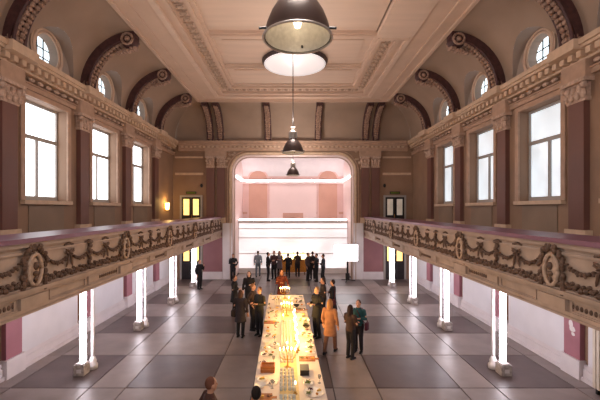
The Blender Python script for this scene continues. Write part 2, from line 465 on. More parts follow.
# ------------------------------------------------------------------ stage recess
st = empty('stage_recess', (0, 25, 0), 'glowing pink stage recess with two arched niches seen through the opening', 'stage', kind='structure')
YS = 27.6
MB().box(-3.95, -3.85, YB + .5, YS, 0, 8.3).build('side_wall', 'pink_light', st)
MB().box(3.85, 3.95, YB + .5, YS, 0, 8.3).build('side_wall', 'pink_light', st)
MB().box(-3.95, 3.95, YS, YS + .2, 0, 8.3).build('rear_wall', 'pink_alcove', st)
v = MB(); rg = []
for k in range(9):
    a = math.pi/2*k/8; rg.append([(-3.9, YS - 1.1 + 1.1*math.cos(a), 7.0 + 1.1*math.sin(a)), (3.9, YS - 1.1 + 1.1*math.cos(a), 7.0 + 1.1*math.sin(a))])
rg.append([(-3.9, YB + .5, 8.1), (3.9, YB + .5, 8.1)]); v.loft(rg, False, False); v.build('vault', 'white_paint', st, smooth=True)
MB().box(-3.85, 3.85, 25.3, YS, 3.55, 3.72).build('ledge', 'white_paint', st)
def niche(x0, x1, zt, m, d, name):
    r = (x1 - x0)/2; c = (x0 + x1)/2
    poly = [(x0, 3.72)] + [(c - r*math.cos(math.pi*k/12), zt - r + r*math.sin(math.pi*k/12)) for k in range(13)] + [(x1, 3.72)]
    MB().prism(poly, lambda a, b, q: (a, q, b), YS - d, YS + .01).build(name, m, st)
niche(-3.5, -1.85, 7.55, 'pink_alcove', .06, 'arch_surround'); niche(1.85, 3.5, 7.55, 'pink_alcove', .06, 'arch_surround')
niche(-3.38, -1.97, 7.42, 'pink_niche', .08, 'arched_niche'); niche(1.97, 3.38, 7.42, 'pink_niche', .08, 'arched_niche')
MB().box(-1.8, 1.8, YS - .05, YS, 3.72, 6.55).build('centre_panel', 'pink_light', st)
MB().box(-.78, .78, YS - .1, YS - .05, 3.72, 4.2).build('low_panel', 'pink_niche', st)
MB().box(-3.85, 3.85, YS - .04, YS, 4.1, 4.28).build('dado_rail', 'pink_niche', st)
MB().box(-3.85, 3.85, YS - .3, YS, 6.52, 6.66).box(-3.85, 3.85, YS - .22, YS, 6.42, 6.52).build('stage_cornice', 'pink_light', st)
ls = empty('light_strip', (0, YS - .35, 6.66), 'bright white light strip along the cornice inside the stage recess', 'light strip')
MB().box(-3.8, 3.8, YS - .42, YS - .32, 6.6, 6.7).build('diffuser', 'strip_glow', ls)
MB().box(-3.82, 3.82, YS - .32, YS - .3, 6.56, 6.74).build('channel', 'white_paint', ls)
for s in (-1, 1):
    ls = empty('light_strip', (s*3.75, 25.4, 6.66), 'bright white light strip along the %s side wall of the stage recess' % SIDE[s], 'light strip')
    MB().box(s*3.68, s*3.77, YB + .55, YS - .5, 6.6, 6.7).build('diffuser', 'strip_glow', ls)
    MB().box(s*3.77, s*3.85, YB + .55, YS - .5, 6.5, 6.74).build('channel', 'white_paint', ls)
sc = empty('glowing_screen', (0, 25.3, 0), 'wide white screen, made to glow, filling the lower stage opening', 'screen')
MB().box(-3.8, 3.8, 25.3, 25.33, .35, 3.5).build('fabric', 'screen_glow', sc)  # white stage front, its brightness put in as emission
for z in (.3, 1.35, 2.45, 3.1, 3.5): MB().box(-3.82, 3.82, 25.24, 25.36, z, z + .06).build('rail', 'white_paint', sc)
for x in (-3.82, -1.3, 1.22, 3.74): MB().box(x, x + .07, 25.33, 25.38, 0, 3.55).build('upright', 'white_paint', sc)
MB().box(-3.8, 3.8, 25.22, 25.36, 0, .3).build('plinth_board', 'white_paint', sc)
ls = empty('light_strip', (0, 25.25, 3.6), 'bright white light strip on the ledge above the glowing screen', 'light strip')
MB().box(-3.75, 3.75, 25.16, 25.26, 3.72, 3.8).build('diffuser', 'strip_glow', ls)
MB().box(-3.77, 3.77, 25.14, 25.3, 3.56, 3.72).build('channel', 'white_paint', ls)

# ------------------------------------------------------------------ wall behind the camera and end gallery
wf = MB().box(-HW - .3, HW + .3, YF - .4, YF, 0, 11.2).build('wall_front', 'wall')
tag(wf, 'plain end wall behind the viewpoint', 'wall', kind='structure')
for i, x in enumerate((-4.4, 0, 4.4)):  # unseen windows added as fill light for the hall and ceiling
    NWIN[0] += 1
    wo = empty('window_%d' % NWIN[0], (x, YF, 4.6), 'added unseen fill-light window in the wall behind the viewpoint', 'window', kind='structure')
    MB().box(x - 1.2, x + 1.2, YF + .03, YF + .05, 4.8, 8.6).build('pane', 'window_glow', wo)
    f_ = MB().box(x - 1.35, x - 1.2, YF, YF + .1, 4.65, 8.75).box(x + 1.2, x + 1.35, YF, YF + .1, 4.65, 8.75).box(x - 1.2, x + 1.2, YF, YF + .1, 4.65, 4.8).box(x - 1.2, x + 1.2, YF, YF + .1, 8.6, 8.75)
    f_.build('sash_frame', 'frame_white', wo)
    MB().box(x - .04, x + .04, YF + .05, YF + .1, 4.8, 8.6).build('mullion', 'frame_white', wo)

# ------------------------------------------------------------------ ceiling
ce = empty('ceiling', (0, 9, ZC), 'moulded plaster ceiling with stepped border, frieze and panels', 'ceiling', kind='structure')
def frame(x0, x1, y0, y1, z0, z1, m, name):                    # border piece between an outer and an inner rectangle, open towards the camera end
    for s in (-1, 1): MB().box(s*x0, s*x1, YF, y1, z0, z1).build(name, m, ce)
    MB().box(-x0, x0, y1, y0, z0, z1).build(name, m, ce)
HT = 11.5
frame(XE + .02, 4.4, YE + .02, 20.35, ZC, HT, 'plaster', 'border_band')
frame(XE + .03, XE - .1, YE + .03, YE - .08, ZC - .07, ZC, 'plaster', 'edge_moulding')
frame(5.15, 5.05, 20.9, 20.83, ZC - .04, ZC, 'plaster', 'bead')
frame(4.4, 4.2, 20.35, 20.2, ZC - .06, HT, 'ceiling_field', 'moulding')
frame(4.2, 4.02, 20.2, 20.02, ZC + .03, HT, 'plaster', 'moulding')
frame(4.02, 3.86, 20.02, 19.75, ZC - .02, HT, 'plaster', 'moulding')
frame(3.86, 3.36, 19.75, 19.1, ZC + .1, HT, 'plaster', 'frieze_ground')
frame(3.36, 3.22, 19.1, 18.95, ZC + .02, HT, 'plaster', 'moulding')
frame(3.22, 3.08, 18.95, 18.8, ZC + .12, HT, 'ceiling_field', 'moulding')
MB().box(-3.08, 3.08, YF, 18.8, ZC + .2, HT).build('ceiling_field', 'ceiling_field', ce)
MB().box(-3.08, 3.08, 16.25, 16.5, ZC + .1, ZC + .2).box(-3.08, 3.08, 16.32, 16.43, ZC + .05, ZC + .1).build('cross_moulding', 'plaster', ce)
MB().box(-3.08, 3.08, 13.2, 13.5, ZC + .1, ZC + .2).box(-3.08, 3.08, 13.28, 13.42, ZC + .04, ZC + .1).build('cross_moulding', 'plaster', ce)
MB().box(-2.75, 2.75, 13.9, 15.9, ZC + .16, ZC + .2).build('raised_panel', 'ceiling_field', ce)
MB().box(-2.75, 2.75, 16.9, 18.5, ZC + .16, ZC + .2).build('raised_panel', 'ceiling_field', ce)
MB().box(3.08, 4.25, YF, 13.2, ZC - .075, ZC + .2).build('plain_patch', 'ceiling_field', ce)   # frieze missing on the right towards the camera
MB().box(3.3, 4.3, 13.2, 13.42, ZC - .08, ZC + .12).build('frieze_end', 'plaster', ce)
fb = MB().ell((0, 0, 0), (.1, .13, .07), 8, 5).tube([(-.17, -.17, 0), (-.17, .17, 0)], .028, 5).mesh('frieze_egg', 'relief_cream')
def egg(x, y, rz):
    shared('frieze_egg', fb, ce, (x, y, ZC + .08), (0, 0, rz))
y = 19.05
while y > 7.2:
    egg(-3.61, y, R(90)); 
    if y > 13.5: egg(3.61, y, R(90))
    y -= .38
x = -3.4
while x < 3.41: egg(x, 19.42, 0); x += .378
# ribs
def rib(parent, mtx, name='ceiling_rib', wid=.44, hook=True):
    """profile in (u inward, z) plane along local y; mtx maps (u, y, z) -> world"""
    rb = empty(name, mtx((.3, 0, Z0)), parent=parent)
    T = [R(2) + (R(88) - R(2))*k/18 for k in range(19)]
    def c(t, d): return (.1 + A*(1 - math.cos(t)) + d*math.cos(t), Z0 + B*math.sin(t) - d*math.sin(t))
    rings = []
    for k, t in enumerate(T):
        d = .2 + .1*math.sin(k/18*math.pi)
        a, b = c(t, -.02), c(t, d)
        rings.append([mtx((a[0], -wid/2, a[1])), mtx((a[0], wid/2, a[1])), mtx((b[0], wid/2, b[1])), mtx((b[0], -wid/2, b[1]))])
    MB().loft(rings).build('rib_body', 'rib_dark', rb)
    for e in (-1, 1):
        MB().tube([mtx((c(t, .3)[0], e*wid*.44, c(t, .26)[1])) for t in T], .05, 6).build('edge_roll', 'rib_dark', rb, smooth=True)
    lm = MB()
    for k in range(1, 18):
        t = T[k]; d = .24 + .1*math.sin(k/18*math.pi)
        for e in (-.22, .22):
            p = c(t, d); lm.ell(mtx((p[0], e*wid + random.uniform(-.02, .02), p[1])), (.085, random.uniform(.05, .09), .085), 6, 4)
        p = c(t, d + .05); lm.ell(mtx((p[0], 0, p[1])), (.06, .05, .06), 6, 4)
    lm.build('leaf_relief', 'rib_relief', rb)
    if hook:
        p = c(R(80), .26)
        for e in (-1, 1):
            K = 14; rr = []
            for k in range(K + 1):
                a = 2*math.pi*k/K; rr.append(mtx((p[0] + .19*math.cos(a), e*(wid/2 + .03), p[1] + .19*math.sin(a))))
            MB().tube(rr, .05, 6).build('scroll_ring', 'rib_relief', rb, smooth=True)
            MB().ell(mtx((p[0], e*(wid/2 + .02), p[1])), .1, 8, 6).build('scroll_eye', 'rib_relief', rb, smooth=True)
        MB().ell(mtx((p[0], 0, p[1])), (.31, wid/2*1.02, .28), 12, 8).build('scroll_drum', 'rib_dark', rb, smooth=True)
        q = MB()
        for k in range(6): q.ell(mtx((p[0] + .2 - .12*k, 0, p[1] - .26 + .02*math.sin(k*2) - .03*k)), (.09, .2 - .015*k, .07), 7, 5)
        q.build('scroll_leaf', 'rib_relief', rb)
    f2 = MB()
    for k in range(9): f2.ell(mtx((.22 + .05*(k % 3), -.2 + .05*k, Z0 + .1 + .13*(k % 4))), (.09, .08, .11), 7, 5)
    f2.build('foot_leaf', 'rib_relief', rb)
    return rb
for s in (-1, 1):
    for y in PIL[3:]:
        rib(ce, lambda p, s=s, y=y: (s*(HW - p[0]), y + p[1], p[2]))
for x in (-5.25, -4.6, -1.58, 1.58, 4.6, 5.25):
    rib(ce, lambda p, x=x: (x + p[1], YB + .15 - p[0], p[2]), wid=.36, hook=False)

# ------------------------------------------------------------------ balconies
XB = 4.6
def cartouche_parts():
    """local frame: face plane x=0 looking +x, y along, z up"""
    out = {}
    m = MB(); K = 20; ring = [(0.06, .2*math.cos(2*math.pi*k/K), .33*math.sin(2*math.pi*k/K)) for k in range(K + 1)]
    m.tube(ring, .045, 6); out['oval_frame'] = m.mesh('oval_frame', 'relief_cream', smooth=True)
    m = MB().ell((0, 0, 0), (.08, .17, .3), 12, 8); out['shield'] = m.mesh('shield', 'relief_cream', smooth=True)
    m = MB().ell((.08, 0, .08), (.06, .07, .09), 8, 6).ell((.08, 0, -.08), (.05, .09, .06), 8, 6).ell((.13, 0, .07), (.03, .02, .03), 6, 4).ell((.07, 0, -.2), (.04, .05, .06), 7, 5)
    out['mask'] = m.mesh('mask', 'relief_dark', smooth=True)
    m = MB()
    for k in range(22):
        a = math.pi*(.02 + .96*k/21); rr = random.uniform(.3, .38)
        m.ell((random.uniform(.03, .1), rr*math.cos(a)*1.0, .05 + (rr + .1)*math.sin(a)), (.05, random.uniform(.05, .08), random.uniform(.05, .08)), 6, 4)
    for k in range(12):
        e = 1 if k % 2 else -1
        m.ell((.05, e*random.uniform(.27, .36), -.04 - .05*k/1.4), (.05, .06, .07), 6, 4)
    out['wreath'] = m.mesh('wreath', 'relief_dark')
    return out
CART = cartouche_parts()
def swag_mesh(span):
    m = MB(); K = 9
    for k in range(K):
        u = -1 + 2*k/(K - 1); r = .02 + .02*(1 - u*u)
        m.ell((.04, u*span/2, -.12*(1 - u*u)), (.04, r*1.05, r), 7, 5)
        if k % 2: m.ell((.06, u*span/2 + .02, -.12*(1 - u*u) - .036), (.02, .025, .025), 6, 4)
    return m.mesh('swag', 'relief_dark')
SWAG = swag_mesh(.62)
m = MB()
for e in (-1, 1):
    m.tube([(.03, 0, .02), (.05, e*.08, .09), (.05, e*.15, .1), (.05, e*.16, .05), (.04, e*.06, .0)], .025, 6)
    m.tube([(.03, e*.01, 0), (.045, e*.06, -.12), (.04, e*.1, -.26), (.03, e*.13, -.34)], [.025, .03, .03, .015], 6)
m.ell((.05, 0, .02), .05, 7, 5)
BOW = m.mesh('bow', 'relief_dark')
m = MB()
for k in range(6): m.ell((.05, (-1)**k*.03, .1 - .09*k), (.05, .08 - .008*k, .07), 7, 5)
m.ell((.05, 0, .2), (.05, .17, .05), 8, 5)
DROP = m.mesh('pendant_drop', 'relief_dark')
m = MB()
for k in range(-3, 4): m.ell((.02, k*.055, .02*math.cos(k)), (.025, .035, .03), 6, 4)
RIBBON = m.mesh('ribbon_scroll', 'relief_dark')
def balcony(s):
    n = SIDE[s]
    X = s*XB; o = s                                             # o: outward towards the wall
    ba = empty('balcony', (X, 12, 2.7), '%s side balcony with a festooned plaster front and purple ledge' % n, 'balcony')
    y0, y1 = -2.0, YB
    MB().box(X, X + o*.18, y0, y1, 2.8, 3.92).build('parapet', 'balcony', ba)
    MB().box(X - o*.1, X + o*1.0, y0, y1, 3.92, 4.0).build('ledge', 'cap_purple', ba)
    MB().box(X - o*.06, X, y0, y1, 3.84, 3.92).box(X - o*.03, X, y0, y1, 3.72, 3.76).build('top_moulding', 'balcony', ba)
    MB().box(X - o*.09, X, y0, y1, 3.06, 3.12).box(X - o*.05, X, y0, y1, 3.0, 3.06).box(X - o*.03, X, y0, y1, 3.12, 3.15).build('middle_moulding', 'balcony', ba)
    MB().box(X - o*.06, X + o*.1, y0, y1, 2.74, 2.8).box(X - o*.09, X + o*.1, y0, y1, 2.7, 2.74).build('bottom_moulding', 'balcony', ba)
    MB().box(X + o*.1, s*HW, y0, y1, 2.75, 2.95).build('balcony_floor', 'white_panel', ba)
    lf = MB(); y = 4.0
    while y < y1 - .1:
        lf.ell((X - o*.02, y, 3.2 + .02*math.sin(y*37)), (.05, .06, .05), 6, 4)
        lf.ell((X - o*.02, y + .06, 3.265 + .02*math.sin(y*23)), (.04, .04, .035), 5, 4); y += .115
    lf.build('leaf_band', 'relief_dark', ba, kind='stuff')
    rz = 0 if s < 0 else math.pi
    for yc in [6.35 + 3.47*k for k in range(-1, 5)]:
        if yc > y1 - .3: continue
        ct = empty('cartouche', (X, yc, 3.42), parent=ba)
        for nm, me in CART.items():
            shared(nm, me, ct, (X - o*.005, yc, 3.43), (0, 0, rz), (.8, .82, .82))
        MB().box(X - o*.06, X, yc - .34, yc + .34, 2.8, 2.99).build('pedestal_block', 'balcony', ct)
        for k in range(4):
            ys = yc + .3 + (3.47 - .6)*(k + .5)/4
            if ys < y1 - .4: shared('swag', SWAG, ba, (X, ys, 3.58), (0, 0, rz))
        for k in range(1, 4):
            yb = yc + .3 + (3.47 - .6)*k/4
            if yb < y1 - .4:
                shared('pendant_drop' if k == 2 else 'bow', DROP if k == 2 else BOW, ba, (X, yb, 3.6), (0, 0, rz), (.8, .8, .8))
                shared('ribbon_scroll', RIBBON, ba, (X, yb, 3.79), (0, 0, rz), (.8, .8, .8))
        for a, b in ((yc + .42, yc + 1.6), (yc + 1.7, yc + 3.05)):
            if b > y1 - .1: continue
            f_ = MB().box(X - o*.03, X, a, b, 2.97, 2.99).box(X - o*.03, X, a, b, 2.8, 2.82).box(X - o*.03, X, a, a + .03, 2.82, 2.97).box(X - o*.03, X, b - .03, b, 2.82, 2.97)
            f_.build('fascia_panel', 'balcony', ba)
        q = MB(); yy = yc - 1.25
        while yy < yc - .42: q.ell((X, yy, 2.895), (.03, .035, .045), 6, 4); yy += .09
        q.build('key_relief', 'relief_dark', ba, kind='stuff')
    return ba
for s in (-1, 1): balcony(s)

# ------------------------------------------------------------------ tube lights and columns under the balconies
ORD = ['nearest the camera', 'second from the camera', 'third from the camera', 'farthest, beside the lower door']
for s in (-1, 1):
    for i in range(4):
        y = 9.88 + 3.62*i; x = s*5.76
        t = empty('tube_light', (x, y, 0), 'glowing white tube light column under the %s balcony, %s' % (SIDE[s], ORD[i]), 'tube light', 'tube lights under the balconies')
        MB().lathe([(.07, .3), (.08, .35), (.08, 2.57), (.07, 2.6)], (x, y, 0), 14).build('tube', 'tube_glow', t, smooth=True)
        MB().box(x - .15, x + .13, y - .2, y + .1, 0, .28).box(x - .12, x + .1, y - .17, y + .07, .28, .31).build('base_block', 'block', t)
        MB().box(x - .06, x + .06, y - .21, y - .2, .08, .18).build('base_label', 'white_paint', t)
        MB().lathe([(.1, 2.6), (.1, 2.63)], (x, y, 0), 14).build('top_cap', 'steel', t)
        xc = x - s*.1
        c = empty('iron_column', (xc, y + .3, 0), 'slim white iron column behind the tube light on the %s, %s' % (SIDE[s], ORD[i]), 'column', 'slim columns carrying the balconies')
        MB().lathe([(.05, .35), (.045, 2.5)], (xc, y + .3, 0), 10).build('shaft', 'white_paint', c, smooth=True)
        MB().lathe([(.13, 0), (.13, .12), (.09, .16), (.1, .22), (.05, .35)], (xc, y + .3, 0), 12).build('column_base', 'white_paint', c, smooth=True)
        MB().lathe([(.055, 2.5), (.1, 2.6), (.14, 2.66), (.14, 2.7)], (xc, y + .3, 0), 12).build('column_capital', 'white_paint', c, smooth=True)

# ------------------------------------------------------------------ doors in the end wall
def door(i, s, z, h, lab, glowm):
    x0, x1 = 5.92, 7.12; d = empty('door_%d' % i, (s*(x0+x1)/2, YB, z), lab, 'door', kind='structure')
    fm = MB().box(s*(x0-.12), s*x0, YB, YB - .08, z, z + h + .12).box(s*x1, s*(x1+.12), YB, YB - .08, z, z + h + .12).box(s*x0, s*x1, YB, YB - .08, z + h, z + h + .12)
    fm.build('door_frame', 'frame_white', d)
    xm = (x0+x1)/2
    for a, b in ((x0, xm - .01), (xm + .01, x1)):
        lf = empty('door_leaf', (s*(a+b)/2, YB, z), parent=d)
        p0 = z + h*.5
        mb = MB().box(s*a, s*b, YB - .02, YB - .06, z + .01, p0).box(s*a, s*b, YB - .02, YB - .06, z + h - .12, z + h)
        mb.box(s*a, s*(a+.11), YB - .02, YB - .06, p0, z + h - .12).box(s*(b-.11), s*b, YB - .02, YB - .06, p0, z + h - .12)
        mb.build('leaf_frame', 'door_dark', lf)
        MB().box(s*(a+.11), s*(b-.11), YB - .03, YB - .045, p0, z + h - .12).build('pane', glowm, lf)
        MB().box(s*(a+.12), s*(b-.12), YB - .06, YB - .075, z + .15, p0 - .15).build('lower_panel', 'door_dark', lf)
    MB().box(s*(xm-.05), s*(xm-.03), YB - .06, YB - .12, z + .95, z + 1.2).build('handle', 'brass', d)
    return d
door(1, -1, 2.96, 2.3, 'dark double door with yellow lit panes above the left balcony', 'door_yellow')
door(2, 1, 2.96, 2.3, 'dark double door with unlit panes above the right balcony', 'door_dim')
door(3, -1, 0, 2.35, 'dark double door with yellow lit panes beneath the left balcony', 'door_yellow')
door(4, 1, 0, 2.35, 'dark double door with yellow lit panes beneath the right balcony', 'door_yellow')
for s in (-1, 1):
    e = empty('exit_sign', (s*6.52, YB - .05, 5.5), 'small dark sign box above the upper %s door' % SIDE[s], 'sign')
    MB().box(s*6.2, s*6.84, YB - .01, YB - .08, 5.46, 5.62).build('sign_box', 'door_dark', e)
    MB().box(s*6.24, s*6.8, YB - .08, YB - .085, 5.49, 5.59).build('sign_face', 'greens', e)
    MB().ell((s*5.86, YB - .06, 6.0), (.09, .06, .12), 8, 6).build('wall_speaker', 'black')
    o = bpy.data.objects['wall_speaker' if s < 0 else 'wall_speaker.001']; tag(o, 'small dark wall fitting beside the upper %s door' % SIDE[s], 'wall fitting')
# sconce
sn = empty('wall_sconce', (-7.6, 21.6, 4.6), 'warm glowing wall sconce near the far left corner', 'lamp')
MB().box(-7.7, -7.66, 21.5, 21.7, 4.4, 4.8).build('back_plate', 'brass', sn)
MB().lathe([(.05, 4.45), (.1, 4.5), (.12, 4.85), (.1, 4.86)], (-7.54, 21.6, 0), 12).build('shade', 'sconce_glow', sn, smooth=True)
MB().tube([(-7.66, 21.6, 4.5), (-7.54, 21.6, 4.46)], .02, 6).build('bracket', 'brass', sn)
l = bpy.data.lights.new('sconce_light', 'POINT'); l.energy = 22; l.color = (1, .6, .18); l.shadow_soft_size = .1
lo = bpy.data.objects.new('sconce_light', l); COL.objects.link(lo); lo.parent = sn; lo.location = (.22, 0, .35)

# ------------------------------------------------------------------ pendant lamps
def pendant(y, lab, z=CH + 1.93):
    X0 = .05 if y < 5 else 0
    p = empty('pendant_lamp', (0, y, z), lab, 'pendant lamp', 'dome pendants along the hall axis')
    R0 = .365
    prof = [(R0 + .01, 0), (R0, .015), (R0*.985, .06), (R0*.92, .16), (R0*.80, .27), (R0*.63, .37), (R0*.47, .43), (.14, .47), (.13, .5)]
    mb = MB(); mb.lathe([(r, z + h) for r, h in prof], (0, y, 0), 32, cap=False); mb.build('dome', 'lamp_brown', p, smooth=True)
    mb = MB(); mb.lathe([(r*.97, z + h - .004) for r, h in prof[1:7]] + [(.02, z + .43)], (0, y, 0), 32, cap=False); mb.build('reflector', 'lamp_inner', p, smooth=True)
    mb = MB(); K = 32; mb.tube([((R0 + .012)*math.cos(2*math.pi*k/K), y + (R0 + .012)*math.sin(2*math.pi*k/K), z + .005) for k in range(K + 1)], .013, 6); mb.build('rim', 'lamp_alu', p, smooth=True)
    mb = MB().lathe([(.13, z + .48), (.135, z + .5), (.135, z + .72), (.1, z + .75), (.05, z + .78), (.04, z + .84)], (0, y, 0), 16); mb.build('housing', 'lamp_alu', p, smooth=True)
    for k in range(5): MB().lathe([(.15, z + .52 + .04*k), (.15, z + .535 + .04*k)], (0, y, 0), 16).build('cooling_fin', 'lamp_alu', p)
    MB().lathe([(.012, z + .43), (.035, z + .4), (.05, z + .28), (.05, z + .2), (.03, z + .13), (.01, z + .12)], (0, y, 0), 12).build('bulb', 'bulb_glow', p, smooth=True)
    for a in (200, 340, 80):
        ca, sa = math.cos(R(a)), math.sin(R(a))
        MB().tube([(R0*.9*ca, y + R0*.9*sa, z + .07), ((R0 + .07)*ca, y + (R0 + .07)*sa, z + .045)], .014, 6).build('rim_clip', 'black', p)
    MB().tube([(0, y, z + .8), (0, y, ZC + .19)], .014, 6).build('cord', 'black', p)
    MB().lathe([(.02, ZC + .06), (.1, ZC + .1), (.12, ZC + .19)], (0, y, 0), 14).build('ceiling_cup', 'lamp_brown', p)
    MB().lathe([(.03, z + .84), (.07, z + .86), (.07, z + .89), (.02, z + .9)], (0, y, 0), 12).build('added_uplight_lens', 'added_uplight_lens', p, smooth=True)  # lens added on top to go with the uplight
    l = bpy.data.lights.new('added_pendant_uplight', 'POINT'); l.energy = ADDED_UPLIGHT_W; l.color = (1, .90, .82); l.shadow_soft_size = .25  # uplight added above each lamp to brighten the ceiling
    lo = bpy.data.objects.new('added_pendant_uplight', l); COL.objects.link(lo); lo.parent = p; lo.location = (0, 0, 1.2)
    p.location.x += X0
    return p
pendant(3.95, 'large dark dome pendant lamp hanging nearest the camera, its bulb showing', CH + 1.865)
pendant(12.4, 'middle dome pendant lamp on a long cord below the ceiling')
pendant(20.8, 'farthest dome pendant lamp, hanging in front of the stage recess')
pendant(-1.5, 'added unseen dome pendant lamp behind the viewpoint')  # extra lamp out of view, added to brighten the ceiling
dv = empty('ceiling_disc', (.08, 15.8, ZC), 'big round white disc with dark rim under the ceiling', 'ceiling disc')
MB().lathe([(1.36, ZC - .02), (1.38, ZC), (1.44, ZC + .12), (1.3, ZC + .19)], (.08, 15.8, 0), 40).build('drum', 'lamp_brown', dv, smooth=False)
MB().lathe([(.02, ZC - .06), (1.2, ZC - .05), (1.345, ZC - .03), (1.35, ZC - .02)], (.08, 15.8, 0), 40).build('disc', 'disc_glow', dv, smooth=True)

# ------------------------------------------------------------------ light panel on a stand, radiator
lp = empty('studio_light', (3.38, 22.5, 0), 'bright white light panel on a black stand right of the stage', 'light panel')
MB().box(2.55, 4.02, 22.3, 22.34, 1.28, 2.3).build('diffuser', 'panel_glow', lp)
MB().box(2.52, 4.05, 22.34, 22.4, 1.25, 2.33).build('housing', 'black', lp)
MB().tube([(3.4, 22.45, 0.05), (3.4, 22.45, 2.0)], .06, 10).build('pole', 'black', lp)
MB().box(3.28, 3.52, 22.38, 22.52, .06, .5).build('ballast', 'black', lp)
for a in (10, 130, 250): MB().tube([(3.4, 22.45, .08), (3.4 + .5*math.cos(R(a)), 22.45 + .45*math.sin(R(a)), .03)], .03, 8).build('leg', 'black', lp)
rd = empty('radiator', (7.42, 8.3, 0), 'tall cream cast radiator at the right edge against the wall', 'radiator')
for k in range(10):
    MB().box(7.34, 7.5, 7.75 + .11*k, 7.83 + .11*k, .14, 1.6).build('section', 'radiator', rd)
MB().tube([(7.42, 7.75, .2), (7.42, 8.82, .2)], .035, 8).tube([(7.42, 7.75, 1.53), (7.42, 8.82, 1.53)], .035, 8).build('header_pipe', 'radiator', rd)
for y in (7.83, 8.74): MB().box(7.37, 7.47, y - .03, y + .03, 0, .14).build('foot', 'black', rd)

# ------------------------------------------------------------------ banquet table (axis turned slightly)
TY0, TY1, TZ = 6.35, 15.7, .75
TA = math.atan(10/360)
def tp(u, y): return (.13 + u - .0278*y, y)                    # point on the table: u across, y along
bt = empty('banquet_table', (tp(0, 11)[0], 11, 0), 'very long banquet table down the middle of the hall', 'table')
def tbox(u0, u1, y0, y1, z0, z1):
    v = []
    for z in (z0, z1):
        for u, y in ((u0, y0), (u1, y0), (u1, y1), (u0, y1)): v.append(tp(u, y) + (z,))
    return MB().add(v, [(0,3,2,1),(4,5,6,7),(0,1,5,4),(1,2,6,5),(2,3,7,6),(3,0,4,7)])
for k in range(5):
    a = TY0 + .02 + (TY1 - TY0 - .04)*k/5; b = TY0 + .02 + (TY1 - TY0 - .04)*(k + 1)/5 - .01
    tbox(-.73, .73, a, b, .7, .738).build('tabletop', 'wood', bt)
    for u in (-.66, .66):
        for y in (a + .1, b - .1): tbox(u - .03, u + .03, y - .03, y + .03, 0, .7).build('leg', 'black', bt)
cl = MB(); rg = []
for k in range(61):
    y = TY0 + (TY1 - TY0)*k/60; wv = .02*math.sin(y*9) + .012*math.sin(y*21)
    pr = [(-.79 - wv, .38 + .01*math.sin(y*5)), (-.765, .6), (-.75, .742), (-.74, .75), (.74, .75), (.75, .742), (.765, .6), (.79 + wv, .38)]
    rg.append([tp(u, y) + (z,) for u, z in pr])
cl.loft(rg, False, False)
for yy in (TY0, TY1):
    cl.add([tp(-.75, yy) + (.745,), tp(.75, yy) + (.745,), tp(.77, yy + (-.03 if yy == TY0 else .03)) + (.38,), tp(-.77, yy + (-.03 if yy == TY0 else .03)) + (.38,)], [(0, 1, 2, 3)])
clo = cl.build('tablecloth', 'cloth', None, smooth=False, base=tp(0, 11) + (.38,)); tag(clo, 'long white cloth covering the banquet table', 'tablecloth')
rn = tbox(-.2, .2, TY0 + .2, TY1 - .5, .7505, .754).build('table_runner', 'runner', None); tag(rn, 'straw coloured runner along the middle of the banquet table', 'table runner')
T0 = .7545; TC = .7505
gm = MB().lathe([(.024, 0), (.03, .004), (.036, .085), (.033, .085), (.027, .012), (.002, .01)], (0, 0, 0), 10).mesh('tumbler', 'glass', smooth=True)
def put(me, name, u, y, z, label, cat, group=None, rz=0, sc=None):
    o = bpy.data.objects.new(name, me); COL.objects.link(o); o.location = tp(u, y) + (z,); o.rotation_euler = (0, 0, rz)
    if sc: o.scale = sc
    return tag(o, label, cat, group)
ORDN = ['first', 'second', 'third', 'fourth', 'fifth', 'sixth', 'seventh', 'eighth', 'ninth', 'tenth', 'eleventh', 'twelfth', 'thirteenth', 'fourteenth', 'fifteenth', 'sixteenth', 'seventeenth', 'eighteenth', 'nineteenth', 'twentieth'] 
ORDN += ['twenty-' + o for o in ORDN[:9]] + ['thirtieth']
yy = 6.75; k = 0
while yy < 11.9:
    if not (8.3 < yy < 8.75) and not (9.35 < yy < 9.6) and not (7.2 < yy < 7.42):
        for i in range(4):
            put(gm, 'tumbler', -.165 + .085*i + random.uniform(-.006, .006), yy + random.uniform(-.01, .01), T0, '%s tumbler of the %s row from the camera on the runner' % (['leftmost', 'left middle', 'right middle', 'rightmost'][i], ORDN[k]), 'glass', 'tumblers in rows on the runner')
        k += 1
    yy += .17
